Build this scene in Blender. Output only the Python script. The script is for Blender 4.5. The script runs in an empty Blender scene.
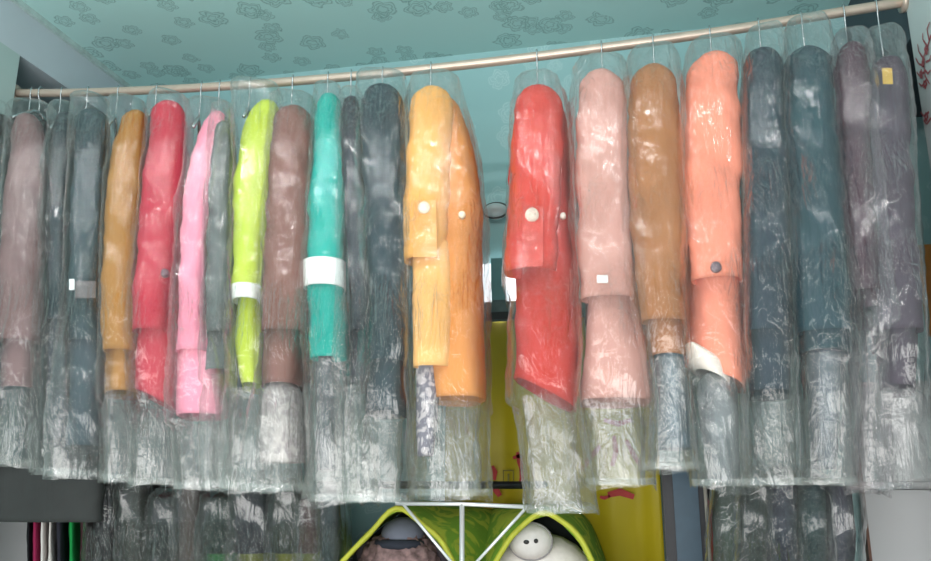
import bpy, bmesh, math, random
from mathutils import Vector, Matrix, noise
random.seed(7)
S = bpy.context.scene
C = S.collection
PI = math.pi
R = math.radians
# ------------------------------------------------------------------ camera
YAW, PITCH, F = R(11.84), R(14.0), 800.0
CAM = Vector((0, 0, 1.4))
RZ = Matrix.Rotation(YAW, 3, 'Z')
FW = RZ @ Vector((0, math.cos(PITCH), math.sin(PITCH)))
RT = RZ @ Vector((1, 0, 0))
UP = RZ @ Vector((0, -math.sin(PITCH), math.cos(PITCH)))
def ray(px, py): return FW + RT * ((px - 465.5) / F) + UP * ((280.5 - py) / F)
def at(px, py, Y):
    r = ray(px, py); return CAM + r * (Y / r.y)
def atx(px, py, X):
    r = ray(px, py); return CAM + r * (X / r.x)
cd = bpy.data.cameras.new('camera'); cam = bpy.data.objects.new('camera', cd); C.objects.link(cam)
cam.location = CAM; cam.rotation_euler = (PI / 2 + PITCH, 0, YAW)
cd.sensor_width = 36; cd.lens = 36 * F / 931; cd.clip_start = .02
S.camera = cam
S.view_settings.view_transform = 'Standard'; S.view_settings.look = 'None'
S.view_settings.gamma = 1; S.view_settings.use_curve_mapping = False
S.view_settings.exposure = 0.0
S.cycles.transparent_max_bounces = 48
S.cycles.max_bounces = 8
# ------------------------------------------------------------------ materials
def srgb(c):
    return tuple(((v / 255) / 12.92 if v / 255 <= .04045 else (((v / 255) + .055) / 1.055) ** 2.4) for v in c) + (1,)
def newmat(name):
    m = bpy.data.materials.new(name); m.use_nodes = True
    n = m.node_tree; b = n.nodes['Principled BSDF']; return m, n, b
def N(n, t, **k):
    o = n.nodes.new(t)
    for a, v in k.items(): setattr(o, a, v)
    return o
def val(n, v):
    o = n.nodes.new('ShaderNodeValue'); o.outputs[0].default_value = v; return o.outputs[0]
def math_(n, op, a, b=None, c=None):
    o = n.nodes.new('ShaderNodeMath'); o.operation = op
    for i, v in enumerate((a, b, c)):
        if v is None: continue
        if isinstance(v, (int, float)): o.inputs[i].default_value = v
        else: n.links.new(v, o.inputs[i])
    return o.outputs[0]
_mc = {}
def simple(name, col, rough=.6, metal=0.0, var=.12, scale=30, emit=0):
    if name in _mc: return _mc[name]
    m, n, b = newmat(name)
    tc = N(n, 'ShaderNodeTexCoord'); no = N(n, 'ShaderNodeTexNoise'); no.inputs['Scale'].default_value = scale
    n.links.new(tc.outputs['Object'], no.inputs['Vector'])
    cr = N(n, 'ShaderNodeValToRGB'); c = srgb(col)
    cr.color_ramp.elements[0].position = .3; cr.color_ramp.elements[1].position = .7
    cr.color_ramp.elements[0].color = tuple(x * (1 - var) for x in c[:3]) + (1,)
    cr.color_ramp.elements[1].color = tuple(min(1, x * (1 + var)) for x in c[:3]) + (1,)
    n.links.new(no.outputs['Fac'], cr.inputs['Fac']); n.links.new(cr.outputs['Color'], b.inputs['Base Color'])
    b.inputs['Roughness'].default_value = rough; b.inputs['Metallic'].default_value = metal
    if emit:
        b.inputs['Emission Color'].default_value = c; b.inputs['Emission Strength'].default_value = emit
    _mc[name] = m; return m
def cloth(col, var=.10, pattern=None, rough=.9):
    key = ('cloth', col, pattern)
    if key in _mc: return _mc[key]
    m, n, b = newmat('cloth_%02x%02x%02x' % col)
    tc = N(n, 'ShaderNodeTexCoord')
    no = N(n, 'ShaderNodeTexNoise'); no.inputs['Scale'].default_value = 9; no.inputs['Detail'].default_value = 4
    n.links.new(tc.outputs['Object'], no.inputs['Vector'])
    cr = N(n, 'ShaderNodeValToRGB'); c = srgb(col)
    cr.color_ramp.elements[0].position = .3; cr.color_ramp.elements[1].position = .7
    cr.color_ramp.elements[0].color = tuple(x * (1 - var) for x in c[:3]) + (1,)
    cr.color_ramp.elements[1].color = tuple(min(1, x * (1 + var)) for x in c[:3]) + (1,)
    n.links.new(no.outputs['Fac'], cr.inputs['Fac'])
    out = cr.outputs['Color']
    if pattern:
        v = N(n, 'ShaderNodeTexNoise'); v.inputs['Scale'].default_value = pattern[1]; v.inputs['Detail'].default_value = 2; v.inputs['Distortion'].default_value = 1.5
        n.links.new(tc.outputs['Object'], v.inputs['Vector'])
        st = N(n, 'ShaderNodeValToRGB'); st.color_ramp.elements[0].position = .48; st.color_ramp.elements[1].position = .56
        n.links.new(v.outputs['Fac'], st.inputs['Fac'])
        mx = N(n, 'ShaderNodeMix', data_type='RGBA'); mx.inputs['B'].default_value = srgb(pattern[0])
        n.links.new(st.outputs['Color'], mx.inputs['Factor']); n.links.new(out, mx.inputs['A']); out = mx.outputs['Result']
    n.links.new(out, b.inputs['Base Color'])
    b.inputs['Roughness'].default_value = rough
    b.inputs['Specular IOR Level'].default_value = .2
    mp = N(n, 'ShaderNodeMapping'); mp.inputs['Scale'].default_value = (14, 5, 3.2); mp.inputs['Rotation'].default_value = (0, .45, 0)
    w = N(n, 'ShaderNodeTexNoise'); w.inputs['Scale'].default_value = 1.6; w.inputs['Detail'].default_value = 3
    n.links.new(tc.outputs['Object'], mp.inputs['Vector']); n.links.new(mp.outputs['Vector'], w.inputs['Vector'])
    bp = N(n, 'ShaderNodeBump'); bp.inputs['Strength'].default_value = .4; bp.inputs['Distance'].default_value = .015
    n.links.new(w.outputs['Fac'], bp.inputs['Height']); n.links.new(bp.outputs['Normal'], b.inputs['Normal'])
    _mc[key] = m; return m
def plastic(i, milk=.2, shear=.5, tint=(222, 226, 222)):
    """thin clear polythene: mostly see-through, a little milky, creased and glossy"""
    m = bpy.data.materials.new('polythene'); m.use_nodes = True; n = m.node_tree; n.nodes.clear()
    out = N(n, 'ShaderNodeOutputMaterial')
    tc = N(n, 'ShaderNodeTexCoord')
    mp = N(n, 'ShaderNodeMapping'); mp.inputs['Rotation'].default_value = (0, shear, 0); mp.inputs['Location'].default_value = (i * 3.1, i * 1.7, i); mp.inputs['Scale'].default_value = (30, 9, 3.6)
    n.links.new(tc.outputs['Object'], mp.inputs['Vector'])
    a = N(n, 'ShaderNodeTexNoise'); a.inputs['Scale'].default_value = 1.0; a.inputs['Detail'].default_value = 5; a.inputs['Distortion'].default_value = .7
    n.links.new(mp.outputs['Vector'], a.inputs['Vector'])
    mp2 = N(n, 'ShaderNodeMapping'); mp2.inputs['Scale'].default_value = (24, 16, 15); mp2.inputs['Location'].default_value = (i, 2 * i, 0); mp2.inputs['Rotation'].default_value = (0, -.5, 0)
    n.links.new(tc.outputs['Object'], mp2.inputs['Vector'])
    b = N(n, 'ShaderNodeTexNoise'); b.inputs['Scale'].default_value = 1.0; b.inputs['Detail'].default_value = 6; b.inputs['Distortion'].default_value = 1.5
    n.links.new(mp2.outputs['Vector'], b.inputs['Vector'])
    # ridges of creases
    ra = math_(n, 'SUBTRACT', 1.0, math_(n, 'MULTIPLY', math_(n, 'ABSOLUTE', math_(n, 'SUBTRACT', a.outputs['Fac'], .5)), 5.0))
    rb = math_(n, 'SUBTRACT', 1.0, math_(n, 'MULTIPLY', math_(n, 'ABSOLUTE', math_(n, 'SUBTRACT', b.outputs['Fac'], .5)), 5.0))
    c = N(n, 'ShaderNodeTexNoise'); c.inputs['Scale'].default_value = 5.5; c.inputs['Detail'].default_value = 1; n.links.new(tc.outputs['Object'], c.inputs['Vector'])
    crumple = math_(n, 'MAXIMUM', math_(n, 'MULTIPLY', math_(n, 'SUBTRACT', c.outputs['Fac'], .46), 5.0), .07)
    h = math_(n, 'MULTIPLY', math_(n, 'ADD', math_(n, 'MULTIPLY', math_(n, 'POWER', math_(n, 'MAXIMUM', ra, 0), 2.2), 1.2), math_(n, 'MULTIPLY', math_(n, 'POWER', math_(n, 'MAXIMUM', rb, 0), 2.2), .8)), math_(n, 'MINIMUM', crumple, 1.3))
    bp = N(n, 'ShaderNodeBump'); bp.inputs['Strength'].default_value = 1.0; bp.inputs['Distance'].default_value = .011
    n.links.new(h, bp.inputs['Height'])
    df = N(n, 'ShaderNodeBsdfDiffuse'); df.inputs['Color'].default_value = srgb(tint); n.links.new(bp.outputs['Normal'], df.inputs['Normal'])
    tl = N(n, 'ShaderNodeBsdfTranslucent'); tl.inputs['Color'].default_value = srgb(tint)
    m1 = N(n, 'ShaderNodeMixShader'); m1.inputs[0].default_value = .3
    n.links.new(df.outputs[0], m1.inputs[1]); n.links.new(tl.outputs[0], m1.inputs[2])
    gl = N(n, 'ShaderNodeBsdfGlossy'); gl.inputs['Roughness'].default_value = .1; gl.inputs['Color'].default_value = (1, 1, 1, 1); n.links.new(bp.outputs['Normal'], gl.inputs['Normal'])
    tr = N(n, 'ShaderNodeBsdfTransparent')
    lw = N(n, 'ShaderNodeLayerWeight'); lw.inputs['Blend'].default_value = .5
    fac = math_(n, 'ADD', milk, math_(n, 'MULTIPLY', math_(n, 'POWER', lw.outputs['Facing'], 3.0), .2))
    m2 = N(n, 'ShaderNodeMixShader'); n.links.new(fac, m2.inputs[0]); n.links.new(tr.outputs[0], m2.inputs[1]); n.links.new(m1.outputs[0], m2.inputs[2])
    fr = N(n, 'ShaderNodeFresnel'); gb = N(n, 'ShaderNodeNewGeometry'); n.links.new(math_(n, 'MULTIPLY_ADD', gb.outputs['Backfacing'], 1 / 1.5 - 1.5, 1.5), fr.inputs['IOR']); n.links.new(bp.outputs['Normal'], fr.inputs['Normal'])
    m3 = N(n, 'ShaderNodeMixShader'); n.links.new(math_(n, 'MINIMUM', math_(n, 'MULTIPLY', fr.outputs[0], GLOSS), .6), m3.inputs[0])
    n.links.new(m2.outputs[0], m3.inputs[1]); n.links.new(gl.outputs[0], m3.inputs[2])
    n.links.new(m3.outputs[0], out.inputs['Surface'])
    return m
GLOSS = 1.45
def wallpaper(name, base, line, planexy, scale, amount=.75, metal=0.0):
    m, n, b = newmat(name)
    geo = N(n, 'ShaderNodeNewGeometry')
    sp = N(n, 'ShaderNodeSeparateXYZ'); n.links.new(geo.outputs['Position'], sp.inputs[0])
    cb = N(n, 'ShaderNodeCombineXYZ')
    n.links.new(sp.outputs[planexy[0]], cb.inputs[0]); n.links.new(sp.outputs[planexy[1]], cb.inputs[1])
    vm = N(n, 'ShaderNodeVectorMath', operation='SCALE'); vm.inputs['Scale'].default_value = scale; n.links.new(cb.outputs[0], vm.inputs[0])
    res = None
    for k, (off, sc, gate) in enumerate((((0, 0, 0), 1.0, .5), ((3.3, 7.7, 0), 1.45, .62))):
        ad = N(n, 'ShaderNodeVectorMath', operation='MULTIPLY_ADD'); ad.inputs[1].default_value = (sc, sc, sc); ad.inputs[2].default_value = off
        n.links.new(vm.outputs[0], ad.inputs[0])
        nz = N(n, 'ShaderNodeTexNoise'); nz.inputs['Scale'].default_value = 5; n.links.new(ad.outputs[0], nz.inputs['Vector'])
        nzs = N(n, 'ShaderNodeVectorMath', operation='MULTIPLY_ADD'); nzs.inputs[1].default_value = (.22, .22, 0)
        n.links.new(nz.outputs['Color'], nzs.inputs[0]); n.links.new(ad.outputs[0], nzs.inputs[2])
        vo = N(n, 'ShaderNodeTexVoronoi', voronoi_dimensions='2D'); vo.inputs['Scale'].default_value = 1; vo.inputs['Randomness'].default_value = .8
        n.links.new(nzs.outputs[0], vo.inputs['Vector'])
        df = N(n, 'ShaderNodeVectorMath', operation='SUBTRACT'); n.links.new(nzs.outputs[0], df.inputs[0]); n.links.new(vo.outputs['Position'], df.inputs[1])
        s2 = N(n, 'ShaderNodeSeparateXYZ'); n.links.new(df.outputs[0], s2.inputs[0])
        ang = math_(n, 'ARCTAN2', s2.outputs[1], s2.outputs[0]); r = vo.outputs['Distance']
        pet = math_(n, 'MULTIPLY_ADD', math_(n, 'ABSOLUTE', math_(n, 'SINE', math_(n, 'MULTIPLY', ang, 2.5))), .10, .24)
        l = None
        for f in (1.0, .72, .4):
            d = math_(n, 'ABSOLUTE', math_(n, 'SUBTRACT', r, math_(n, 'MULTIPLY', pet, f)))
            e = math_(n, 'SUBTRACT', 1.0, math_(n, 'MINIMUM', math_(n, 'MULTIPLY', d, 30.0), 1.0))
            l = e if l is None else math_(n, 'MAXIMUM', l, e)
        s3 = N(n, 'ShaderNodeSeparateColor'); n.links.new(vo.outputs['Color'], s3.inputs[0])
        g = math_(n, 'GREATER_THAN', s3.outputs[0], gate)
        inside = math_(n, 'MULTIPLY', math_(n, 'LESS_THAN', r, pet), .16)
        l = math_(n, 'MULTIPLY', math_(n, 'MAXIMUM', l, inside), g)
        res = l if res is None else math_(n, 'MAXIMUM', res, l)
    fac = math_(n, 'MULTIPLY', res, amount)
    mx = N(n, 'ShaderNodeMix', data_type='RGBA'); mx.inputs['A'].default_value = srgb(base); mx.inputs['B'].default_value = srgb(line)
    n.links.new(fac, mx.inputs['Factor']); n.links.new(mx.outputs['Result'], b.inputs['Base Color'])
    b.inputs['Roughness'].default_value = .55
    return m
# ------------------------------------------------------------------ mesh helpers
def link(name, me, mats, parent=None, smooth=False):
    o = bpy.data.objects.new(name, me); C.objects.link(o)
    for m in (mats if isinstance(mats, (list, tuple)) else [mats]): me.materials.append(m)
    if smooth:
        for p in me.polygons: p.use_smooth = True
    if parent: o.parent = parent
    return o
def from_bm(name, bm, mats, parent=None, smooth=False):
    me = bpy.data.meshes.new(name); bmesh.ops.recalc_face_normals(bm, faces=bm.faces); bm.to_mesh(me); bm.free()
    return link(name, me, mats, parent, smooth)
def box_bm(bm, lo, hi, bev=0):
    r = bmesh.ops.create_cube(bm, size=1)
    vs = r['verts']
    for v in vs:
        v.co = Vector([lo[i] + (v.co[i] + .5) * (hi[i] - lo[i]) for i in range(3)])
    if bev:
        es = list({e for v in vs for e in v.link_edges})
        bmesh.ops.bevel(bm, geom=es, offset=bev, segments=2, affect='EDGES', profile=.5)
def box(name, lo, hi, mat, parent=None, bev=0):
    bm = bmesh.new(); box_bm(bm, lo, hi, bev); return from_bm(name, bm, mat, parent)
def tube_bm(bm, pts, rad, seg=10, closed=False):
    pts = [Vector(p) for p in pts]; n = len(pts); rings = []
    up = Vector((0, 0, 1)); prev = None
    for i, p in enumerate(pts):
        t = (pts[min(i + 1, n - 1)] - pts[max(i - 1, 0)]).normalized()
        if prev is None:
            a = up if abs(t.dot(up)) < .95 else Vector((1, 0, 0)); s = t.cross(a).normalized()
        else: s = (prev - t * prev.dot(t)).normalized()
        prev = s; q = t.cross(s)
        rr = rad[i] if isinstance(rad, (list, tuple)) else rad
        rings.append([bm.verts.new(p + (s * math.cos(2 * PI * k / seg) + q * math.sin(2 * PI * k / seg)) * rr) for k in range(seg)])
    for a, b in zip(rings, rings[1:]):
        for k in range(seg): bm.faces.new((a[k], a[(k + 1) % seg], b[(k + 1) % seg], b[k]))
    bm.faces.new(rings[0][::-1]); bm.faces.new(rings[-1])
def tube(name, pts, rad, mat, parent=None, seg=10):
    bm = bmesh.new(); tube_bm(bm, pts, rad, seg); return from_bm(name, bm, mat, parent, True)
def ell(name, c, r, mat, parent=None, amp=0, freq=20, seg=32, rot=None, lo=None):
    bm = bmesh.new(); bmesh.ops.create_uvsphere(bm, u_segments=seg, v_segments=seg // 2 + 4, radius=1)
    for v in bm.verts:
        d = v.co.copy(); k = 1
        if amp: k += amp * noise.noise(d * freq)
        v.co = Vector((d.x * r[0] * k, d.y * r[1] * k, d.z * r[2] * k))
        if lo is not None and v.co.z < lo: v.co.z = lo
        if rot: v.co = rot @ v.co
        v.co += Vector(c)
    return from_bm(name, bm, mat, parent, True)
def empty(name, loc, label, cat, group=None, rz=0):
    o = bpy.data.objects.new(name, None); C.objects.link(o); o.location = loc; o.rotation_euler = (0, 0, rz); o.empty_display_size = .05
    o['label'] = label; o['category'] = cat
    if group: o['group'] = group
    return o
def tag(o, label, cat, group=None):
    o['label'] = label; o['category'] = cat
    if group: o['group'] = group
    return o
def struct(o): o['kind'] = 'structure'; return o
# ------------------------------------------------------------------ room
ZC, YB, XL, XR, YR = 3.05, 2.82, -2.1, 0.80, 2.2
ceil_m = wallpaper('ceiling_paper', (184, 222, 220), (84, 128, 128), (0, 1), 6.5, .6)
wall_m = wallpaper('wall_paper', (162, 206, 208), (205, 232, 232), (0, 2), 8, .6)
struct(box('ceiling', (-2.9, -1.5, ZC), (2.2, YB + .1, ZC + .1), ceil_m))
struct(box('floor', (-2.9, -1.5, -.1), (2.2, YB + .1, 0), simple('floor_tile', (214, 212, 204), .5)))
struct(box('wall_back', (-2.9, YB, 0), (2.2, YB + .1, ZC), wall_m))
gl_m = simple('grey_teal_paint', (168, 188, 186), .7, var=.04, scale=4)
struct(box('wall_left', (-2.5, -1.5, 0), (XL + .03, 2.18, 2.86), gl_m))
struct(box('trim_1', (-2.5, -1.5, 2.86), (XL + .03, YB, ZC), simple('lilac_grey_paint', (188, 198, 206), .7, var=.04, scale=4)))
dk = simple('recess_shade_slate', (70, 84, 92), .8, var=.05, scale=5)  # shade of the set-back alcove is put into this dark colour
struct(box('wall_alcove_left', (-2.6, 2.18, 0), (-2.5, YB, 2.86), dk))
struct(box('trim_2', (XL + .03, -1.5, ZC - .02), (XL + .045, YB, ZC), simple('pale_moulding', (176, 196, 194), .6)))
pw = simple('pale_wall', (196, 208, 208), .7, var=.04, scale=3)
struct(box('wall_right', (XR, -1.5, 0), (XR + .6, YR, ZC), pw))
struct(box('wall_alcove_right', (XR + .5, YR, 0), (XR + .6, YB, ZC), dk))
struct(box('trim_3', (XR + .02, YR, 2.62), (XR + .5, YB, ZC), dk))
# red plum blossom painted/stuck on the right wall
def blossom():
    bm = bmesh.new(); X = XR - .002; tgt = [bm]
    def stroke(pts, w):
        P = [atx(px, py, X) for px, py in pts]
        for i in range(len(P) - 1):
            a, b = P[i], P[i + 1]; t = (b - a).normalized(); s = Vector((0, -t.z, t.y)) * w * (1 - .5 * i / len(P))
            c = [a - s, a + s, b + s * .8, b - s * .8]
            vs = [tgt[0].verts.new((X - .001 * (i % 2), v.y, v.z)) for v in c]; tgt[0].faces.new(vs)
    stroke([(931, 35), (927, 48), (923, 60), (925, 75), (930, 84)], .004)
    for a in ([(923, 58), (919, 52), (918, 44)], [(924, 66), (919, 64), (916, 58)], [(924, 72), (920, 76), (917, 72)], [(926, 80), (922, 86), (919, 83)],
              [(927, 46), (923, 40), (923, 33)], [(929, 40), (927, 30), (930, 22)], 
              [(926, 62), (930, 60), (931, 55)], [(925, 70), (928, 74), (931, 70)]):
        stroke(a, .0035)
    o = from_bm('wall_sticker', bm, simple('plum_red', (160, 84, 90), .6)); tag(o, 'red plum blossom branch motif stuck on the pale right-hand wall', 'wall decal')
    bm = bmesh.new(); tgt[0] = bm
    for a in ([(929, 112), (924, 116), (921, 112)], [(931, 118), (927, 124), (924, 120)]): stroke(a, .0035)
    from_bm('twig', bm, simple('plum_red', (160, 84, 90)), o)
    bm = bmesh.new()
    for px, py in ((924, 62), (922, 74), (926, 84), (927, 117), (927, 50)):
        c = atx(px, py, X)
        for k in range(5):
            a = k * 2 * PI / 5 + px
            q = c + Vector((0, math.cos(a), math.sin(a))) * .008
            vs = [bm.verts.new((X - .0015 - .0004 * k, q.y + .006 * math.cos(j * PI / 4), q.z + .006 * math.sin(j * PI / 4))) for j in range(8)]; bm.faces.new(vs)
    f = from_bm('blossoms', bm, simple('plum_red', (160, 84, 90)), o)
blossom()
# ------------------------------------------------------------------ top rail
RY = 2.2
RP = [(14, 93), (70, 93.5), (200, 88), (300, 81), (400, 72), (480, 63.5), (550, 55), (625, 45), (700, 35), (800, 19), (897, 3)]
RW = [at(px, py, RY) for px, py in RP]
def railz(X):
    for a, b in zip(RW, RW[1:]):
        if X <= b.x or b is RW[-1]: return a.z + (b.z - a.z) * (X - a.x) / (b.x - a.x)
XS = [RW[0].x + (XR + .02 - RW[0].x) * i / 40 for i in range(41)]
zz = [railz(x) for x in XS]
for _ in range(6): zz = [zz[0]] + [(zz[i - 1] + 2 * zz[i] + zz[i + 1]) / 4 for i in range(1, 40)] + [zz[40]]
def rz_(X):
    f = max(0, min(39.999, (X - XS[0]) / (XS[40] - XS[0]) * 40)); i = int(f); return zz[i] + (zz[i + 1] - zz[i]) * (f - i)
chrome = simple('brushed_rail_steel', (196, 178, 164), .3, .4, .05)
wire = simple('hanger_wire', (190, 195, 198), .25, .9, .05)
rail = empty('clothes_rail', (RW[0].x, RY, RW[0].z), 'long sagging metal rail under the teal ceiling, all the bagged clothes hang from it', 'rail')
rb = tube('rail_tube', [Vector((x - RW[0].x, 0, z - RW[0].z)) for x, z in zip(XS, zz)], .0145, chrome, rail, 16)
for (x, s) in ((XS[0] + .006, 1), (XR - .006, -1)):
    tube('wall_flange', [(x - RW[0].x - .006, 0, rz_(x) - RW[0].z), (x - RW[0].x + .006, 0, rz_(x) - RW[0].z)], .03, chrome, rail, 16)
# ------------------------------------------------------------------ garments
def interp(rows, y):
    if y <= rows[0][0]: return rows[0][1], rows[0][2]
    for i, (a, b) in enumerate(zip(rows, rows[1:])):
        if y <= b[0]:
            u = (y - a[0]) / max(1e-6, b[0] - a[0])
            p = rows[i - 1] if i > 0 else a; q = rows[i + 2] if i + 2 < len(rows) else b
            r = []
            for k in (1, 2):
                ma = (b[k] - p[k]) / max(1e-6, b[0] - p[0]) * (b[0] - a[0]); mb = (q[k] - a[k]) / max(1e-6, q[0] - a[0]) * (b[0] - a[0])
                h = (2*u**3 - 3*u**2 + 1) * a[k] + (u**3 - 2*u**2 + u) * ma + (-2*u**3 + 3*u**2) * b[k] + (u**3 - u**2) * mb
                r.append(h)
            return r[0], r[1]
    return rows[-1][1], rows[-1][2]
class Frame:
    def __init__(s, hx, rail_y=RY, zfun=rz_, py=None, k=.85):
        s.O = at(hx, 60 if py is None else py, rail_y); s.O.z = zfun(s.O.x)
        r = ray(hx, 300); phi = math.atan2(-r.x, r.y); s.rz = phi * k
        s.d = Vector((-math.sin(s.rz), math.cos(s.rz), 0)); s.e = Vector((math.cos(s.rz), math.sin(s.rz), 0))
    def loc(s, px, py, off):
        r = ray(px, py); t = ((s.O + s.d * off - CAM).dot(s.d)) / r.dot(s.d)
        p = CAM + r * t - s.O
        return Vector((p.dot(s.e), p.dot(s.d), p.z))
def loft(fr, name, rows, off, hd, mat, parent, seed, seg=36, step=5.0, dome=None, sup=2.2, amp=.004, fold=.004, open_=False, hdb=None, slant=0, lip=True, diag=.6, ragged=0, domep=.5, ref=.6, outw=False, contain=(), tent=False):
    """lofted garment shape: rows are (y, left, right) outlines; hd = half depth at top, hdb at bottom"""
    y0, y1 = rows[0][0], rows[-1][0]; nr = max(3, int((y1 - y0) / step))
    # finer rows near the dome
    ys = [y0 + (y1 - y0) * ((i / nr) ** 1.15) for i in range(nr + 1)]
    zs = []; top = None
    bm = bmesh.new(); rings = []
    wtop = None
    for i, y in enumerate(ys):
        xl, xr = interp(rows, y)
        rf = ref * (min(1, .5 + (y - y0) / 120) if contain else 1)
        a = fr.loc(xl, y, off - rf * hd); b = fr.loc(xr, y, off - rf * hd)
        for crow, coff in contain:
            if crow[0][0] + 12 < y < crow[-1][0] + 12:
                cl, cr_ = interp(crow, min(y, crow[-1][0]))
                a.x = min(a.x, fr.loc(cl, y, coff).x - .012); b.x = max(b.x, fr.loc(cr_, y, coff).x + .012)
        cx, w, z = (a.x + b.x) / 2, abs(b.x - a.x) / 2, (a.z + b.z) / 2
        if top is None: top = z; wtop = w
        s = top - z; Rr = dome if dome is not None else wtop * 1.1
        k = 1.0
        if Rr > 0 and s < Rr: k = max(.04, (1 - (1 - s / Rr) ** 2)) ** domep
        if tent and Rr > 0 and s < Rr: k = .22 + .78 * (s / Rr) ** .7
        t = i / nr
        h = hd + ((hdb if hdb is not None else hd) - hd) * t
        ww, hh = w * k, h * k
        ring = []
        for j in range(seg):
            th = 2 * PI * j / seg; c, sn = math.cos(th), math.sin(th)
            ex = 2 / sup
            x = abs(c) ** ex * (1 if c >= 0 else -1); yv = abs(sn) ** ex * (1 if sn >= 0 else -1)
            px_, py_ = cx + ww * x, off + hh * yv
            q = Vector((px_ * 9 + seed, py_ * 7 + seed * 2, z * 1.1))
            f = noise.noise(q) * fold * (.3 + 1.7 * t)
            q2 = Vector(((px_ + diag * z) * 13 + seed, py_ * 9, (z - diag * px_) * 4))
            f2 = noise.noise(q2) * amp + (abs(noise.noise(q2 * 2.3)) - .2) * amp * .8
            dd = (f + f2) * min(1, k * 1.3)
            if outw: dd = max(dd, -.004)
            zz2 = z
            if slant: zz2 += slant * (px_ - cx) / max(w, .01) * t ** 4
            if ragged: zz2 += ragged * noise.noise(Vector((px_ * 10, py_ * 6, seed))) * t ** 6
            ring.append(bm.verts.new((px_ + x * dd, py_ + yv * dd, zz2)))
        rings.append(ring)
    for a, b in zip(rings, rings[1:]):
        for k in range(seg): bm.faces.new((a[k], b[k], b[(k + 1) % seg], a[(k + 1) % seg]))
    if not open_: 
        bm.faces.new(rings[0])
        # turned-in hem, so the lower end reads as hollow cloth
        last = rings[-1]; cen = sum((v.co for v in last), Vector()) / seg
        inn = [bm.verts.new(cen + (v.co - cen) * .93 + Vector((0, 0, .001))) for v in last]
        up = [bm.verts.new(cen + (v.co - cen) * .85 + Vector((0, 0, .05))) for v in last]
        for A, B in ((last, inn), (inn, up)):
            for k in range(seg): bm.faces.new((A[k], B[k], B[(k + 1) % seg], A[(k + 1) % seg]))
        bm.faces.new(up[::-1])
    else:
        if dome != 0: bm.faces.new(rings[0])
    o = from_bm(name, bm, mat, parent, True)
    p = o.data.polygons[len(o.data.polygons) // 2]; c0 = sum((v.co for v in o.data.vertices), Vector()) / len(o.data.vertices)
    if p.normal.xy.dot((p.center - c0).xy) < 0: o.data.flip_normals()
    return o
def disc_button(fr, px, py, off, r, mat, parent, name='button', th=.008):
    c = fr.loc(px, py, off); bm = bmesh.new()
    bmesh.ops.create_cone(bm, cap_ends=True, segments=20, radius1=r, radius2=r * .85, depth=th, matrix=Matrix.Translation(c) @ Matrix.Rotation(PI / 2, 4, 'X'))
    for dx in (-.25, .25):
        bmesh.ops.create_cone(bm, cap_ends=True, segments=8, radius1=r * .12, radius2=r * .12, depth=.002, matrix=Matrix.Translation(c + Vector((dx * r, -th / 2, 0))) @ Matrix.Rotation(PI / 2, 4, 'X'))
    return from_bm(name, bm, mat, parent, True)
def hanger(parent, ztop, half=.13, thick=.0022, k=1):
    bm = bmesh.new()
    pts = [(0, -.017 * math.cos(a) , .004 + .017 * math.sin(a)) for a in [PI * i / 10 - .4 for i in range(13)]][::-1]
    pts = [(0, .017, -.006)][:0] + pts
    tube_bm(bm, pts + [(0, -.017, -.012), (0, -.004, -.03), (0, 0, -.05), (0, 0, ztop + .02)], thick, 8)
    zb = ztop
    tube_bm(bm, [(0, 0, zb + .02), (0, .03, zb + .015), (0, half * .6, zb - .02), (0, half, zb - .06)], .006, 8)
    tube_bm(bm, [(0, 0, zb + .02), (0, -.03, zb + .015), (0, -half * .6, zb - .02), (0, -half, zb - .06)], .006, 8)
    return from_bm('hanger', bm, wire, parent, True)
def slab(fr, name, rows, off, th, mat, parent):
    """flat piece of real thickness set in a garment (label, patch)"""
    bm = bmesh.new(); f, b = [], []
    for (y, xl, xr) in rows:
        for L, o in ((f, off - th / 2), (b, off + th / 2)):
            L.append((bm.verts.new(fr.loc(xl, y, o)), bm.verts.new(fr.loc(xr, y, o))))
    for L in (f, b):
        for p, q in zip(L, L[1:]): bm.faces.new((p[0], p[1], q[1], q[0]))
    for i in range(len(f) - 1):
        for s in (0, 1): bm.faces.new((f[i][s], b[i][s], b[i + 1][s], f[i + 1][s]))
    bm.faces.new((f[0][0], f[0][1], b[0][1], b[0][0])); bm.faces.new((f[-1][0], f[-1][1], b[-1][1], b[-1][0]))
    return from_bm(name, bm, mat, parent)
SO, SH = -.155, .058      # front sleeve offset / half depth
UPG = 'bagged clothes on the top rail'
cnt = [0]
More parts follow.
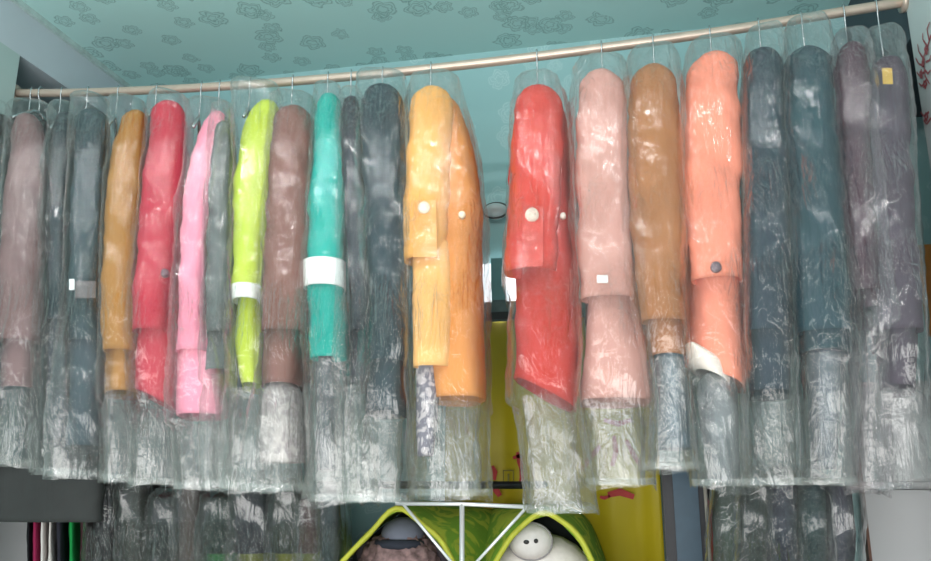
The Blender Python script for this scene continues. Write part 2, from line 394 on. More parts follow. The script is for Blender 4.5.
def garment(name, label, cat, hx, col, sleeve=None, body=None, bag=None, extra=(), buttons=(), tags=(), milk=.022, shear=.5, group=UPG, pat=None, bodycol=None, slant=0, bodyhd=.17, rear=True, hang=True, fold=.006, frame=None, lightening_gusset=True, bagtint=(222, 226, 222)):
    cnt[0] += 1; sd = cnt[0] * 7.3
    fr = frame or Frame(hx)
    t = empty(name, fr.O, label, cat, group, fr.rz)
    m = cloth(col, pattern=pat)
    if body: loft(fr, 'body', body, 0, bodyhd, cloth(bodycol or col, pattern=pat), t, sd, seg=48, amp=.007, fold=fold * 1.4, slant=slant, sup=2.5)
    if sleeve:
        s = loft(fr, 'sleeve', sleeve, SO, SH, m, t, sd + 1, amp=.008, fold=fold, diag=1.0)
        if rear:
            c = s.copy(); C.objects.link(c); c.parent = t; c.location = (0, .34, -.0)
    for e in extra:
        nm, rows, off, hd, c = e[:5]; kw = e[5] if len(e) > 5 else {}
        loft(fr, nm, rows, off, hd, cloth(c, pattern=kw.pop('pattern', None)) if isinstance(c, tuple) else c, t, sd + 3, **{**dict(amp=.004, fold=.006), **kw})
    for (px, py, r, c) in buttons:
        disc_button(fr, px, py, (SO if sleeve else 0) - (SH if sleeve else bodyhd) - .006, r, simple('button_%d%d%d' % c, c, .4), t, th=.02)
    for (rows, c, off) in tags: slab(fr, 'cuff_strap' if rows[1][0] - rows[0][0] > 40 else 'tag', rows, off, .004, simple('tag_%d%d%d' % c, c, .6), t)
    src = sleeve or body
    if hang and src:
        zt = fr.loc((src[0][1] + src[0][2]) / 2, src[0][0], SO if sleeve else 0).z
        hanger(t, min(-.04, zt))
    if bag:
        kw = dict(bag[-1]) if isinstance(bag[-1], dict) else {}
        rows = [b for b in bag if not isinstance(b, dict)]
        rows[0] = (min(rows[0][0], src[0][0] - 12),) + tuple(rows[0][1:])
        loft(fr, 'plastic_cover', rows, kw.pop('off', 0), kw.pop('hd', .262), plastic(cnt[0], milk, shear, bagtint), t, sd + 5, seg=72, step=4.5,
             dome=kw.pop('dome', .09), domep=kw.pop('domep', .85), sup=5, ref=.75, outw=True, tent=True, amp=kw.pop('amp', .009), fold=kw.pop('fold', .022), open_=True, hdb=.25, ragged=.03, slant=kw.pop('slant', 0), contain=[(r_, o_) for r_, o_ in ((sleeve, SO), (body, -.08)) if r_])
        pc = C.objects[-1]
        if lightening_gusset:
            yb = rows[-1][0]; l, r_ = interp(rows, yb - 7); l2, r2 = rows[-1][1:]
            loft(fr, 'hem_seal', [(yb - 8, l - 1, r_ + 1), (yb - 1, l2 - 1, r2 + 1)], 0, .252, plastic(cnt[0] + 80, .16, .1, bagtint), pc, sd + 5, seg=72, step=2, dome=0, sup=5, ref=.9, amp=.008, fold=.014, open_=True)
        if lightening_gusset:
            yb = rows[-1][0]; yt = max(r_[-1][0] for r_ in (sleeve, body) if r_) + 4
            if yb - yt > 30:
                g = []
                for i in range(5):
                    y = yt + (yb - 3 - yt) * i / 4; l, r_ = interp(rows, y); g.append((y, l + (r_ - l) * .13, r_ - (r_ - l) * .13))
                loft(fr, 'lightening_gusset', g, 0, .15, plastic(cnt[0] + 40, .11, -shear, bagtint), pc, sd + 9, seg=60, dome=0, sup=2.6, amp=.016, fold=.022, open_=True, hdb=.15, ragged=.03)  # milkier inner film added to lighten the empty lower bag
    return t
# ---- left to right
garment('coat', 'long dark grey coat behind the leftmost bags, its plain hem hanging below them', 'coat', 40, (58, 60, 60),
        body=[(118, 8, 70), (200, 0, 84), (350, -6, 92), (470, -10, 94), (522, -12, 94)], bodyhd=.05, frame=Frame(46, RY, rz_, 60, .2), hang=True)
bpy.data.objects['coat'].location.y += 0
garment('coat', 'dark green-grey coat cut off by the left edge, leftmost on the rail', 'coat', 2, (36, 44, 44),
        sleeve=[(112, -14, 14), (160, -22, 10), (300, -30, 2), (380, -34, -2)], body=[(112, -14, 14), (220, -28, 8), (400, -36, 0)],
        bag=[(98, -2, 4), (115, -18, 16), (250, -34, 8), (465, -44, -4)])
garment('coat', 'mauve-grey coat, leftmost full one, over a dark green skirt', 'coat', 36, (124, 98, 98),
        sleeve=[(110, 12, 42), (150, 8, 46), (210, 2, 46), (300, -4, 44), (340, -4, 40)], body=[(112, 14, 44), (220, 4, 48), (388, -2, 36)],
        bag=[(97, 34, 42), (112, 8, 60), (200, -2, 56), (330, -8, 48), (468, -12, 42)],
        extra=[('skirt', [(375, -2, 36), (420, -4, 36), (464, -6, 36)], 0, .14, (58, 74, 74))], milk=.022, shear=.7)
garment('coat', 'dark blue-grey coat with a narrow bag, right of the mauve-grey one', 'coat', 66, (44, 56, 62),
        sleeve=[(110, 54, 76), (160, 50, 70), (250, 48, 66), (320, 46, 66)], body=[(112, 56, 80), (250, 50, 72), (440, 44, 74)],
        bag=[(99, 62, 70), (115, 50, 80), (250, 46, 74), (330, 42, 76), (400, 36, 76), (476, 30, 78)], milk=.022)
garment('coat', 'dark slate coat with a small white tag at the pocket', 'coat', 92, (42, 62, 68),
        sleeve=[(106, 76, 110), (150, 72, 108), (220, 68, 104), (288, 66, 98), (340, 68, 98)], body=[(108, 78, 110), (220, 70, 108), (330, 68, 104), (446, 66, 100)],
        bag=[(88, 82, 88), (106, 72, 112), (220, 64, 107), (330, 60, 104), (400, 54, 104), (478, 48, 104)], milk=.022,
        tags=[([(279, 69, 74.5), (290, 69, 74.5)], (235, 240, 242), -.24), ([(281, 75, 96), (298, 75, 96)], (92, 86, 88), -.238)], bodycol=(56, 70, 78))
garment('coat', 'golden brown coat between the slate one and the crimson one', 'coat', 122, (166, 116, 52),
        sleeve=[(107, 126, 148), (130, 116, 146), (170, 107, 142), (220, 104, 138), (300, 102, 134), (350, 102, 134)], body=[(110, 126, 150), (200, 108, 146), (300, 104, 140), (392, 102, 138)],
        bag=[(91, 118, 123), (112, 108, 150), (200, 101, 143), (330, 99, 141), (482, 100, 144)])
garment('coat', 'crimson coat with a dark button near its cuff', 'coat', 160, (186, 42, 64),
        sleeve=[(97, 153, 186), (130, 148, 186), (200, 140, 182), (280, 133, 172), (330, 132, 166)], body=[(100, 156, 186), (220, 142, 184), (320, 136, 178), (398, 133, 175)], slant=-.03,
        bag=[(91, 151, 158), (105, 147, 190), (200, 135, 184), (330, 129, 180), (486, 122, 184)], buttons=[(165, 273, .013, (110, 80, 90))])
garment('coat', 'pale pink long coat with a wide straight hem', 'coat', 204, (240, 148, 172),
        sleeve=[(108, 207, 229), (125, 200, 228), (160, 189, 220), (210, 180, 212), (280, 177, 206), (350, 175, 206)], body=[(112, 210, 230), (180, 190, 222), (280, 180, 210), (350, 176, 220), (415, 173, 226)],
        bag=[(94, 196, 202), (110, 188, 232), (200, 178, 218), (330, 172, 218), (420, 170, 228), (490, 170, 232)], rear=False)
garment('jacket', 'plain grey jacket hanging between the pale pink and the lime coats', 'jacket', 222, (92, 98, 98),
        sleeve=[(118, 214, 234), (160, 210, 234), (230, 206, 232), (332, 205, 230)], body=[(118, 216, 234), (230, 208, 234), (372, 206, 232)],
        bag=[(98, 222, 228), (118, 211, 237), (230, 204, 234), (400, 203, 236), (488, 202, 238), {'hd': .258}])
garment('coat', 'lime green coat with a white cuff band', 'coat', 252, (182, 200, 60),
        sleeve=[(97, 256, 280), (115, 248, 280), (150, 237, 276), (200, 233, 270), (250, 231, 264), (290, 231, 259)], body=[(105, 254, 280), (180, 240, 274), (290, 234, 264), (345, 234, 263), (385, 241, 262)],
        bag=[(88, 232, 246), (100, 231, 282), (200, 229, 274), (330, 227, 268), (490, 224, 270), {'dome': .05}], extra=[('cuff', [(284, 230.5, 260), (299, 231, 259)], SO, SH + .004, (240, 242, 236), {'dome': 0, 'step': 3, 'amp': .001, 'fold': .001})])
garment('coat', 'mauve-brown coat over a whitish lace skirt', 'coat', 294, (126, 86, 78),
        sleeve=[(101, 276, 313), (130, 272, 314), (200, 266, 312), (300, 262, 306), (330, 262, 304)], body=[(103, 278, 313), (220, 268, 312), (330, 263, 306), (385, 262, 302)],
        bag=[(92, 290, 298), (104, 272, 317), (200, 264, 315), (330, 258, 309), (400, 250, 306), (492, 236, 306)],
        extra=[('skirt', [(376, 262, 302), (420, 258, 304), (462, 256, 304)], 0, .13, (206, 196, 194), {'pattern': ((180, 168, 170), 26)}), ], milk=.022)
garment('coat', 'turquoise coat with a wide white band across the sleeve', 'coat', 329, (10, 160, 148),
        sleeve=[(91, 317, 341), (110, 315, 342), (180, 311, 345), (262, 305, 344), (357, 309, 346)], body=[(94, 318, 341), (180, 313, 346), (300, 309, 346), (352, 311, 348)],
        bag=[(84, 322, 330), (96, 313, 344), (200, 306, 350), (330, 303, 352), (420, 304, 356), (502, 304, 362)],
        extra=[('sleeve_band', [(259, 301.5, 345.5), (286, 302.5, 346)], SO, SH + .013, (238, 242, 240), {'dome': 0, 'step': 3, 'amp': .001, 'fold': .001}),
               ('trousers', [(345, 313, 340), (400, 314, 338), (470, 316, 336)], 0, .12, (70, 72, 80))])
garment('jacket', 'charcoal jacket squeezed between the turquoise coat and the dark slate one', 'jacket', 352, (48, 52, 60),
        sleeve=[(98, 341, 360), (150, 342, 362), (250, 346, 368), (330, 350, 368)], body=[(98, 342, 362), (250, 348, 370), (384, 352, 370)],
        bag=[(85, 349, 353), (100, 338, 364), (250, 342, 372), (400, 336, 372), (502, 338, 376), {'hd': .258}])
garment('coat', 'dark slate coat next to the amber one, its shoulders wide and tapering down', 'coat', 383, (34, 52, 60),
        sleeve=[(80, 362, 402), (120, 360, 404), (200, 364, 404), (300, 370, 404), (360, 372, 403)], body=[(84, 362, 404), (200, 364, 406), (300, 370, 406), (412, 366, 406)],
        bag=[(73, 378, 392), (86, 358, 407), (200, 360, 408), (330, 364, 409), (420, 352, 410), (503, 344, 411)], milk=.022, shear=.3)
garment('coat', 'amber orange coat with a white button on its cuffed sleeve', 'coat', 431, (232, 168, 88),
        sleeve=[(82, 413, 450), (110, 409, 452), (160, 406, 452), (210, 403, 449), (259, 402, 446)], body=[(90, 415, 456), (120, 414, 466), (160, 415, 477), (210, 414, 483), (300, 414, 484), (398, 430, 486)],
        extra=[('under_sleeve', [(240, 412, 450), (300, 412, 452), (366, 413, 452)], -.15, .04, (238, 180, 108), {'dome': 0}),
               ('scarf', [(350, 415, 438), (400, 415, 438), (456, 416, 434)], -.1, .04, (120, 116, 128), {'pattern': ((190, 182, 186), 40)})],
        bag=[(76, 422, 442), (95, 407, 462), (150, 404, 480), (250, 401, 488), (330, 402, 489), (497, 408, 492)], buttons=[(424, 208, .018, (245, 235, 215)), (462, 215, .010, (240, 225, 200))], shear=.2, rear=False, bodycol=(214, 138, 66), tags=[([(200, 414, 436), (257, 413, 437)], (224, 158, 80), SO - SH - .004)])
garment('coat', 'vermilion coat with a pale button on its sleeve', 'coat', 537, (200, 54, 42),
        sleeve=[(81, 518, 556), (110, 514, 562), (160, 512, 562), (220, 509, 559), (270, 507, 557)], body=[(90, 520, 562), (120, 519, 568), (200, 516, 574), (300, 516, 578), (392, 514, 576)],
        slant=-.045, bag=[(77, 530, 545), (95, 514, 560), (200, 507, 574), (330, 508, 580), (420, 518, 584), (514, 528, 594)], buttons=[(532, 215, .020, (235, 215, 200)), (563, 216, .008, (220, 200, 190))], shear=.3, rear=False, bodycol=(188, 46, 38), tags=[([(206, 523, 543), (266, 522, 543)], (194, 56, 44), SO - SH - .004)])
garment('coat', 'dusty pink coat with a little white label above the cuff and a flared skirt', 'coat', 602, (198, 146, 136),
        sleeve=[(66, 586, 614), (85, 579, 623), (140, 576, 627), (220, 577, 630), (297, 582, 635)], body=[(75, 584, 618), (200, 580, 630), (300, 584, 636), (340, 582, 642), (400, 577, 649)],
        bag=[(57, 590, 606), (80, 573, 628), (200, 571, 634), (300, 576, 642), (400, 574, 652), (486, 584, 658)], tags=[([(275, 597, 608), (283, 597, 608)], (240, 240, 240), -.24)], shear=-.3)
garment('coat', 'camel brown coat between the dusty pink and the salmon coats', 'coat', 654, (160, 104, 62),
        sleeve=[(59, 634, 670), (80, 629, 677), (140, 627, 682), (220, 629, 683), (320, 640, 683)], body=[(65, 636, 672), (200, 634, 684), (300, 642, 684), (356, 648, 688)],
        bag=[(43, 647, 660), (70, 625, 680), (200, 623, 686), (300, 630, 688), (400, 644, 696), (470, 640, 702)], extra=[('trousers', [(340, 654, 684), (400, 660, 690), (448, 662, 694)], 0, .12, (96, 112, 124))], shear=-.5)
garment('coat', 'salmon coat with a dark cuff button and white lining showing at the hem', 'coat', 712, (236, 140, 114),
        sleeve=[(48, 696, 730), (65, 687, 737), (120, 684, 742), (200, 683, 743), (278, 690, 744)], body=[(55, 698, 734), (160, 688, 742), (300, 686, 745), (372, 684, 746)], slant=-.04,
        bag=[(37, 704, 718), (60, 684, 740), (200, 680, 746), (330, 680, 750), (487, 690, 754)], buttons=[(716, 267, .014, (110, 90, 100))],
        extra=[('lining', [(346, 684, 700), (360, 685, 728), (375, 694, 732)], -.02, .165, (238, 226, 216), {'dome': 0, 'slant': -.02}),
               ('trousers', [(368, 694, 738), (480, 704, 742)], 0, .1, (112, 118, 124))], shear=.4, rear=False)
garment('coat', 'dark navy-slate coat right of the salmon coat, its hem straight', 'coat', 762, (34, 50, 62),
        sleeve=[(44, 748, 778), (65, 744, 784), (140, 743, 787), (240, 745, 790), (330, 746, 790)], body=[(50, 748, 780), (200, 745, 790), (300, 746, 792), (392, 748, 792)],
        bag=[(24, 757, 768), (50, 742, 785), (200, 741, 794), (330, 742, 797), (486, 744, 804)], shear=.2)
garment('coat', 'dark teal-slate coat, second of the two dark ones right of the salmon coat', 'coat', 806, (34, 62, 72),
        sleeve=[(42, 788, 824), (60, 783, 832), (140, 784, 838), (240, 790, 846), (330, 798, 850)], body=[(48, 788, 826), (200, 786, 842), (300, 796, 848), (352, 800, 850)],
        bag=[(16, 790, 808), (44, 780, 834), (200, 782, 845), (300, 790, 854), (400, 794, 856), (486, 794, 860)], extra=[('trousers', [(335, 806, 848), (400, 808, 842), (468, 812, 838)], 0, .12, (84, 92, 104))], shear=-.3)
garment('coat', 'mauve-brown shiny coat left of the widest bag at the rail end', 'coat', 850, (78, 60, 70),
        sleeve=[(38, 836, 866), (60, 834, 870), (140, 838, 872), (220, 846, 878), (290, 852, 884)], body=[(44, 838, 868), (200, 844, 878), (312, 856, 888)],
        bag=[(30, 844, 858), (48, 832, 872), (200, 838, 880), (300, 848, 888), (400, 852, 886), (490, 856, 884), {'hd': .258}], shear=.6, bagtint=(235, 215, 222))
garment('coat', 'plum-grey coat in the rightmost, widest bag, a yellow tag at its neck', 'coat', 884, (72, 62, 74),
        sleeve=[(54, 872, 900), (76, 866, 908), (160, 864, 914), (240, 866, 918), (330, 872, 922)], body=[(62, 876, 900), (160, 870, 910), (300, 876, 920), (387, 880, 922)],
        bag=[(26, 866, 880), (60, 862, 908), (160, 860, 916), (280, 862, 926), (400, 866, 934), (490, 868, 944)], tags=[([(68, 882, 892), (84, 883, 893)], (186, 150, 56), -.232)], shear=-.1, bagtint=(232, 224, 226))
# two bare hooks that stand clear of the bags get bright wires by their hangers already
# ------------------------------------------------------------------ lower rail and its clothes
LY = 2.46
def lz(X): return 1.385
dark_metal = simple('dark_metal', (46, 48, 50), .4, .6)
a, b = at(-8, 490, LY), at(533, 490, LY)
lr = empty('clothes_rail', (a.x, LY, 1.385), 'dark lower rail at the left, holding the dim bagged clothes', 'rail')
tube('rail_tube', [(0, 0, 0), (b.x - a.x, 0, 0)], .012, dark_metal, lr)
tube('wall_arm', [(b.x - a.x - .004, 0, 0), (b.x - a.x - .004, YB - LY, 0)], .012, dark_metal, lr)
a2, b2 = at(714, 490, LY), at(990, 490, LY)
lr2 = empty('clothes_rail', (a2.x, LY, 1.385), 'dark lower rail at the right, mostly hidden by clothes', 'rail')
tube('rail_tube', [(0, 0, 0), (min(b2.x, XR + .5) - a2.x, 0, 0)], .012, dark_metal, lr2)
tube('wall_arm', [(.004, 0, 0), (.004, YB - LY, 0)], .012, dark_metal, lr2)
LG = 'clothes on the lower rail'
def low(label, px, w, y0, col, skirt=None, bag=True, milk=.02, name='coat', hem=700):
    if skirt is not False: w *= 1.15; y0 += random.uniform(-10, 14)
    if skirt is False: bag, skirt = False, None
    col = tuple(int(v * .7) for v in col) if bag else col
    fr = Frame(px, LY, lz, 490, .75)
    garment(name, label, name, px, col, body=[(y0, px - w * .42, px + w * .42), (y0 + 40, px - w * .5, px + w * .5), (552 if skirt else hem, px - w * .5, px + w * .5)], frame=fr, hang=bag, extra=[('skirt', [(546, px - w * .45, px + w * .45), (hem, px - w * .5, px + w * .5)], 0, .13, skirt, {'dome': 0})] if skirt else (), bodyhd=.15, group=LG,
            bag=[(y0 - 12, px - 3, px + 3), (y0 + 5, px - w * .55, px + w * .5), (y0 + 90, px - w * .58, px + w * .58), (hem + 30, px - w * .62, px + w * .62), {'hd': .2, 'dome': .05, 'fold': .02}] if bag else None, milk=milk, lightening_gusset=False)
for args in (
    ('narrow black garment, first on the lower rail beside the white panel', 31, 9, 512, (30, 32, 36), False),
    ('magenta garment, a thin sliver beside the white ones low at the left', 38, 7, 516, (150, 40, 80), False),
    ('white garment, first of two hanging low at the left', 45, 8, 514, (225, 220, 218), False),
    ('white garment next to the dark one, second of the white pair low at the left', 53, 8, 513, (218, 212, 208), False),
    ('dark navy garment between the white pair and the green one', 62, 10, 508, (44, 44, 54), False),
    ('bright green garment hanging low at the left', 74, 11, 506, (28, 140, 70), False),
    ('dark maroon garment just right of the green one', 86, 11, 500, (64, 42, 46), False),
): low(*args, name='garment')
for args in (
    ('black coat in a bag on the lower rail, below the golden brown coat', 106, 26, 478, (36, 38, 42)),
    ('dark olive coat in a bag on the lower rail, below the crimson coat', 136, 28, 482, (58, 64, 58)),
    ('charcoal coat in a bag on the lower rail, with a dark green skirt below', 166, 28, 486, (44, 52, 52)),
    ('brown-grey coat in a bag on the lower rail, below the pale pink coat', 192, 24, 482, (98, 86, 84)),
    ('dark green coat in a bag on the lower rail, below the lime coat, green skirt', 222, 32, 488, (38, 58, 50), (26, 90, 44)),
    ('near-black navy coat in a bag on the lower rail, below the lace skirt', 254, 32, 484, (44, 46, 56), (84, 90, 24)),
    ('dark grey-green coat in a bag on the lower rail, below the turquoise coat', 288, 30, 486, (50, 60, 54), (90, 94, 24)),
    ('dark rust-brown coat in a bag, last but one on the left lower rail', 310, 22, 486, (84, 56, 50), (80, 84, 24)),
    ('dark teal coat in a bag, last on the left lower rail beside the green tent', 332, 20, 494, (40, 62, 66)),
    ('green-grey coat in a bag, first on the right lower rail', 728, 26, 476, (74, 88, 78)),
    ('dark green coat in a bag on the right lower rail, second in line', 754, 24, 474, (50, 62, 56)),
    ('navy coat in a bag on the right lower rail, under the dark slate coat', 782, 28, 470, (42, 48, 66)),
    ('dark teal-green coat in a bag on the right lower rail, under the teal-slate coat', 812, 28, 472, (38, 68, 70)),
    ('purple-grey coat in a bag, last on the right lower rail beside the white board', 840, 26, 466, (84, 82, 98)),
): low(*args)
# ------------------------------------------------------------------ things on the back wall
def wallbox(name, x0, y0, x1, y1, mat, th=.015, Y=YB, parent=None):
    a, b = at(x0, y0, Y - th), at(x1, y1, Y - th)
    return box(name, (a.x, Y - th, b.z), (b.x, Y, a.z), mat, parent)
# yellow banner
ba, bb = at(446, 321, YB - .03), at(663, 640, YB - .03); bb.x = at(663, 530, YB - .03).x
bn = empty('banner', (ba.x, YB - .03, ba.z), 'yellow banner with red brush characters and a grey-teal top bar on the back wall', 'banner')
bm = bmesh.new(); nx = 60; cols = []
for i in range(nx + 1):
    x = (bb.x - ba.x) * i / nx; d = .006 * math.sin(i * .5) + .004 * noise.noise(Vector((i * .3, 0, 0)))
    cols.append([bm.verts.new((x, d, 0)), bm.verts.new((x, d * 1.6, -.4)), bm.verts.new((x, d * 2, bb.z - ba.z))])
for a, b in zip(cols, cols[1:]):
    for k in (0, 1): bm.faces.new((a[k], b[k], b[k + 1], a[k + 1]))
bo = from_bm('banner_cloth', bm, simple('yellow_satin', (188, 170, 26), .5, var=.04, scale=6), bn, True)
so = bo.modifiers.new('t', 'SOLIDIFY'); so.thickness = .002
box('header_bar', (0, -.01, -.006), (bb.x - ba.x, .01, .062), simple('header_teal', (96, 120, 122), .6), bn)
box('header_rod', (0, -.016, -.004), (bb.x - ba.x, .012, .022), simple('header_black', (52, 60, 62), .6), bn)
def brush(pts, w):
    bm = bmesh.new(); y = -.022
    P = [at(px, py, YB - .05) for px, py in pts]; L, n = [], len(P)
    for i, p in enumerate(P):
        t = (P[min(i + 1, n - 1)] - P[max(i - 1, 0)]).normalized(); s = Vector((-t.z, 0, t.x)) * w * (.35 + .65 * math.sin(PI * (i + .6) / (n + .2)))
        q = p - Vector(bn.location)
        L.append([bm.verts.new((q.x + k * s.x, yy, q.z + k * s.z)) for k in (-1, 1) for yy in (y, y + .003)])
    for a, b in zip(L, L[1:]):
        for i0, i1 in ((0, 2), (2, 3), (3, 1), (1, 0)): bm.faces.new((a[i0], a[i1], b[i1], b[i0]))
    bm.faces.new([L[0][i] for i in (0, 1, 3, 2)]); bm.faces.new([L[-1][i] for i in (0, 2, 3, 1)])
    return from_bm('brush_stroke', bm, simple('banner_red', (176, 40, 34), .6), bn)
for pts, w in (([(518, 452), (520, 462), (522, 470)], .010), ([(513, 458), (519, 456), (524, 458)], .007), ([(521, 468), (522, 478), (520, 484)], .008),
               ([(492, 466), (495, 472), (494, 480)], .009), ([(493, 482), (496, 490), (500, 496)], .011), ([(608, 495), (620, 492), (634, 497)], .012), ([(604, 420), (618, 424), (632, 420)], .009),
               ([(614, 436), (616, 452), (612, 466)], .009), ([(600, 446), (590, 458), (582, 470)], .009), ([(626, 440), (634, 455), (642, 468)], .009),
               ([(600, 497), (604, 498), (610, 496)], .006)): brush(pts, w)
# small mark outline on banner
bm = bmesh.new()
q0, q1 = at(503, 470, YB - .05) - bn.location, at(514, 488, YB - .05) - bn.location
for (u, v, w_, h_) in ((0, 0, 1, .06), (0, .94, 1, .06), (0, 0, .08, 1), (.92, 0, .08, 1), (.42, .2, .16, .6)):
    x = q0.x + (q1.x - q0.x) * u; z = q0.z + (q1.z - q0.z) * v
    box_bm(bm, (x, -.024, z + (q1.z - q0.z) * h_), (x + (q1.x - q0.x) * w_, -.021, z))
from_bm('printed_mark', bm, simple('olive_print', (120, 112, 30), .6), bn)
# light box behind, glowing at both sides of a teal strip
la = at(480, 262, YB)
lb = empty('light_box', (la.x, YB, la.z), 'bright white lit box on the teal wall above the yellow banner', 'light box')
def wb(name, x0, y0, x1, y1, mat, th, parent, off=0):
    a, b = at(x0, y0, YB - th - off), at(x1, y1, YB - th - off); l = parent.location
    return box(name, (a.x - l.x, -th - off, b.z - l.z), (b.x - l.x, -off, a.z - l.z), mat, parent, .003)
wb('lit_face', 482, 264, 526, 320, simple('lit_white', (245, 250, 255), .5, emit=3.5), .03, lb)
wb('teal_strip', 490.5, 258, 506, 304, simple('teal_strip', (112, 164, 168), .5, var=.04), .006, lb, .03)
wb('name_plate', 490.5, 300, 507, 321, simple('plate_grey', (88, 112, 114), .5, var=.05), .008, lb, .03)
# round fitting
c = at(497, 213, YB)
wl = empty('wall_lamp', c, 'small round white lamp with dark rim on the teal wall beside the vermilion coat', 'lamp')
ell('lamp_shade', (0, -.02, 0), (.045, .05, .028), simple('milk_glass', (214, 220, 220), .3, var=.02), wl)
bm = bmesh.new(); tube_bm(bm, [(.047 * math.cos(t), -.03, .030 * math.sin(t)) for t in [2 * PI * i / 28 for i in range(29)]], .0035, 8)
from_bm('rim', bm, simple('rim_dark', (70, 72, 70), .4, .3), wl, True)
# dark door edge and steel-blue board right of banner
p = at(663, 500, 2.70); q = at(714, 520, 2.70); p.z = at(667, 466, 2.70).z
bd = box('notice_board', (p.x, 2.70, .0), (q.x, 2.74, p.z), simple('black_frame', (36, 38, 46), .5)); tag(bd, 'tall black-edged board right of the yellow banner with a steel blue panel', 'board')
p2, q2 = at(675, 520, 2.69), at(700, 520, 2.69); p2.z = at(686, 468, 2.69).z
pn = box('blue_panel', (p2.x, 2.69, .02), (q2.x, 2.70, p2.z - .01), simple('steel_blue', (64, 92, 112), .5, var=.05)); pn.parent = bd
for (x0, x1, y0, col, lab) in ((703, 707, 486, (206, 200, 190), 'thin pale pole just right of the steel blue board'), (707, 712, 500, (150, 34, 40), 'thin red pole just right of the steel blue board')):
    a, b = at(x0, y0, 2.66), at(x1, y0, 2.66)
    t = tube('pole', [((a.x + b.x) / 2, 2.66, 0), ((a.x + b.x) / 2, 2.66, a.z)], (b.x - a.x) / 2, simple('pole_%d' % x0, col, .5)); tag(t, lab, 'pole')
# white boards low right / low left
a, b = at(848, 384, 2.78), at(1040, 700, 2.78)
wbd = empty('white_board', (a.x, 2.74, 0), 'plain white board low behind the rightmost bags', 'board')
box('board_panel', (0, 0, 0), (1.28 - a.x, .03, a.z), simple('white_laminate', (214, 214, 216), .5, var=.02, scale=2), wbd)
box('board_edge', (-.008, -.006, 0), (0, .036, a.z), simple('edge_brown', (120, 84, 70), .6), wbd)
a, b = at(-60, 505, 2.78), at(31, 540, 2.74)
o = box('white_board', (-2.45, 2.74, 0), (b.x, 2.78, at(10, 500, 2.74).z), simple('white_laminate', (214, 214, 216)), None, .004); tag(o, 'plain white board low behind the clothes at the left edge', 'board')
# orange picture far right
a, b = at(915, 245, 2.81), at(960, 335, 2.81)
o = empty('poster', (a.x, 2.81, b.z), 'orange and yellow poster, a sliver at the right edge above the white board', 'poster')
box('poster_sheet', (0, 0, 0), (b.x - a.x, .008, a.z - b.z), simple('poster_orange', (206, 140, 74), .6, var=.3, scale=12), o)
# ------------------------------------------------------------------ stand, tents and plush toys
sc = at(462, 504, 2.17)
st = empty('display_stand', (sc.x, 2.17, 0), 'chrome T-shaped stand with two slanting braces in front of the green tents', 'stand')
steel = simple('polished_chrome', (228, 230, 232), .3, .5, .03)
def L(px, py, Y=2.17): return at(px, py, Y) - st.location
tube('crossbar', [L(396, 503.5), L(462, 504), L(530, 507)], .0055, steel, st)
tube('post', [(0, 0, .02), (0, 0, sc.z)], .0068, steel, st, 12)
tube('brace', [L(403, 504), L(462, 575)], .0042, steel, st); tube('brace', [L(526, 508), L(462, 578)], .0042, steel, st)
bm = bmesh.new(); bmesh.ops.create_cone(bm, cap_ends=True, segments=32, radius1=.16, radius2=.15, depth=.02, matrix=Matrix.Translation((0, 0, .01))); from_bm('base', bm, steel, st)
# the counter everything sits on
cz = at(450, 590, 2.4).z
pa, pb = at(335, 590, 2.4), at(618, 590, 2.4)
cn = empty('counter', ((pa.x + pb.x) / 2, 2.46, 0), 'low wooden counter under the green tents', 'counter'); hw = (pb.x - pa.x) / 2
wood = simple('counter_wood', (150, 110, 74), .5)
box('worktop', (-hw - .04, -.24, cz - .03), (hw + .04, .23, cz), wood, cn, .004); box('cabinet_body', (-hw, -.2, 0), (hw, .2, cz - .03), wood, cn)
def quadcurve(pts, n=24):
    out = []; m = len(pts) - 1
    for i in range(n + 1):
        f = i / n * m; k = min(m - 1, int(f)); u = f - k
        p0, p1, p2, p3 = [Vector(pts[max(0, min(m, j))]) for j in (k - 1, k, k + 1, k + 2)]
        out.append(.5 * ((2 * p1) + (p2 - p0) * u + (2 * p0 - 5 * p1 + 4 * p2 - p3) * u * u + (3 * p1 - p0 - 3 * p2 + p3) * u ** 3))
    return out
gm = cloth((104, 142, 46), pattern=((150, 164, 56), 14)); ym = simple('yellow_piping', (172, 174, 52), .6)
def tent(label, front, back, Yf, Yb_):
    fc = quadcurve([at(x, y, Yf) for x, y in front]); bc = quadcurve([at(x, y, Yb_) for x, y in back])
    base = Vector((fc[0].x * .5 + fc[-1].x * .5, (Yf + Yb_) / 2, cz)); t = empty('plush_tent', base, label, 'tent', 'green tents on the counter')
    bm = bmesh.new(); G = []
    for k in range(9):
        u = k / 8
        G.append([bm.verts.new(a.lerp(b, u) - base + Vector((0, 0, .012 * math.sin(PI * u) + .008 * noise.noise(Vector((i * .35, u * 3, Yf)))))) for i, (a, b) in enumerate(zip(fc, bc))])
    for a, b in zip(G, G[1:]):
        for i in range(len(a) - 1): bm.faces.new((a[i], a[i + 1], b[i + 1], b[i]))
    s = from_bm('tent_shell', bm, gm, t, True); md = s.modifiers.new('t', 'SOLIDIFY'); md.thickness = .008
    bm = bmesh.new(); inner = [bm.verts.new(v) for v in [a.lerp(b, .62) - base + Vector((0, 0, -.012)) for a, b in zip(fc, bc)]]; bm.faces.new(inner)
    bp_ = from_bm('back_panel', bm, simple('panel_dark', (34, 40, 42), .9), t); bp_.modifiers.new('t', 'SOLIDIFY').thickness = .006  # dark panel set across the inside of the tent
    tube('piping', [p - base for p in fc], .0075, ym, t, 10)
    return t
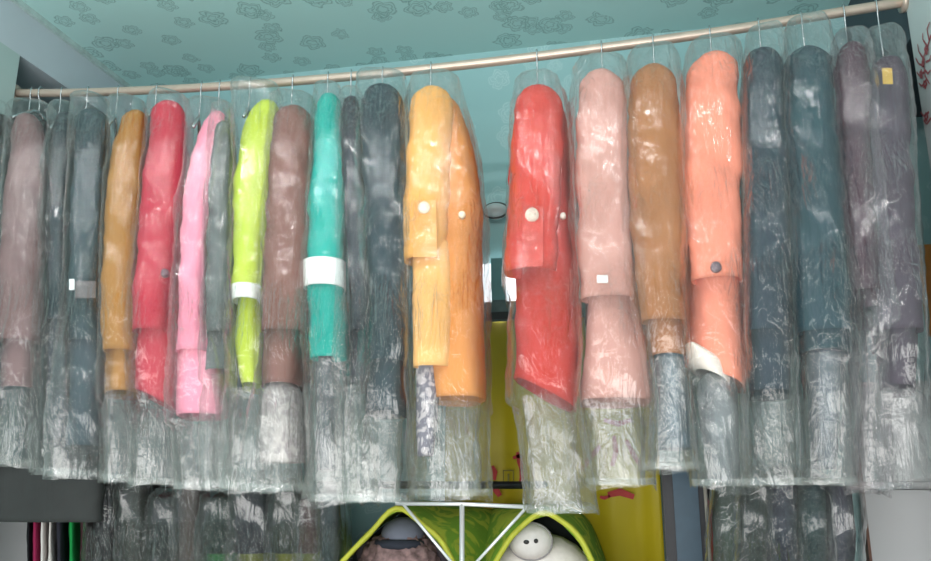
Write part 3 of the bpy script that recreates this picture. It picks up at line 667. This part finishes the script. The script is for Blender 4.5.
tent('green tent with yellow piping around the grey-capped toy', [(318, 592), (343, 561), (370, 533), (396, 508), (422, 524), (444, 545), (466, 592)], [(330, 590), (352, 556), (376, 528), (420, 504), (470, 505), (510, 520), (536, 590)], 2.26, 2.66)
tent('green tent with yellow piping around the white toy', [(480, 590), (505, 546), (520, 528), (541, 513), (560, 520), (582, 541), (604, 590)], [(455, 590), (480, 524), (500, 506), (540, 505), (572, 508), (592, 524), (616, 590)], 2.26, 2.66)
# white toy
b0 = at(537, 590, 2.4); b0 = Vector((b0.x, 2.42, cz))
tw = empty('plush_toy', b0, 'white plush toy with a round grey-outlined snout inside the right green tent', 'soft toy')
wf = simple('white_plush', (222, 214, 210), .95, var=.06, scale=60)
def LT(px, py, Y, o): return at(px, py, Y) - o
ell('head', LT(540, 575, 2.41, b0), (.15, .10, .115), wf, tw, .04, 6)
ell('snout', LT(531, 541, 2.33, b0), (.062, .05, .05), simple('snout_plush', (206, 200, 198), .95, var=.05, scale=50), tw, .02, 5)
for px, r in ((526.5, .0085), (536, .006)): ell('nostril', LT(px, 542 if px < 530 else 541, 2.283, b0), (r, .008, .006), simple('nostril_black', (34, 32, 34), .6), tw)
bm = bmesh.new(); sc_ = LT(531, 541, 2.33, b0)
tube_bm(bm, [(sc_.x + .060 * math.cos(t), sc_.y - .012, sc_.z + .049 * math.sin(t)) for t in [2 * PI * i / 32 for i in range(33)]], .0035, 8); from_bm('snout_seam', bm, simple('seam_grey', (140, 136, 138), .9), tw, True)
for px in (492, 582): ell('ear', LT(px, 566, 2.42, b0), (.035, .02, .04), wf, tw, .05, 5)
# grey capped toy
b1 = at(405, 590, 2.4); b1 = Vector((b1.x, 2.43, cz))
tg = empty('plush_toy', b1, 'brown-pink fluffy toy in a grey cap inside the left green tent', 'soft toy')
ell('head', LT(402, 566, 2.42, b1), (.125, .09, .105), simple('fluffy_brown', (128, 104, 104), .95, var=.5, scale=45), tg, .16, 9, 64)
ell('cap', LT(403, 535, 2.42, b1), (.066, .065, .052), simple('cap_grey', (112, 116, 132), .9, var=.06), tg, .02, 4)
bm = bmesh.new(); cc = LT(403, 543, 2.42, b1)
tube_bm(bm, [(cc.x + .074 * math.cos(t), cc.y + .072 * math.sin(t), cc.z) for t in [2 * PI * i / 36 for i in range(37)]], .014, 8); from_bm('cap_band', bm, simple('cap_band', (40, 44, 56), .9), tg, True)
for px in (366, 444): ell('ear', LT(px, 552, 2.42, b1), (.03, .025, .034), simple('ear_dark', (60, 54, 60), .95), tg, .08, 6)
# ------------------------------------------------------------------ light
w = bpy.data.worlds.new('world'); S.world = w; w.use_nodes = True
bg = w.node_tree.nodes['Background']; bg.inputs[0].default_value = srgb((225, 236, 245)); bg.inputs[1].default_value = 1.0
def area(name, loc, size, energy, target, col=(1, 1, 1)):
    l = bpy.data.lights.new(name, 'AREA'); l.shape = 'RECTANGLE'; l.size, l.size_y = size; l.energy = energy; l.color = col
    o = bpy.data.objects.new(name, l); C.objects.link(o); o.location = loc
    o.rotation_euler = (Vector(target) - Vector(loc)).to_track_quat('-Z', 'Y').to_euler(); return o
area('shopfront_daylight', (-.6, -1.45, .95), (2.8, 1.7), 92, (-.6, 2.0, 2.7), (1, .98, .95))
area('streak_light', (-.4, .0, 2.98), (1.6, .10), 26, (-.4, .5, 0), (1, .95, .94))  # added strip light out of view, gives the plastic its bright streaks
area('streak_light', (-.9, 1.0, 2.98), (1.2, .05), 7, (-.9, 1.5, 0), (1, .95, .94))  # second added strip, unseen, for more highlights on the covers
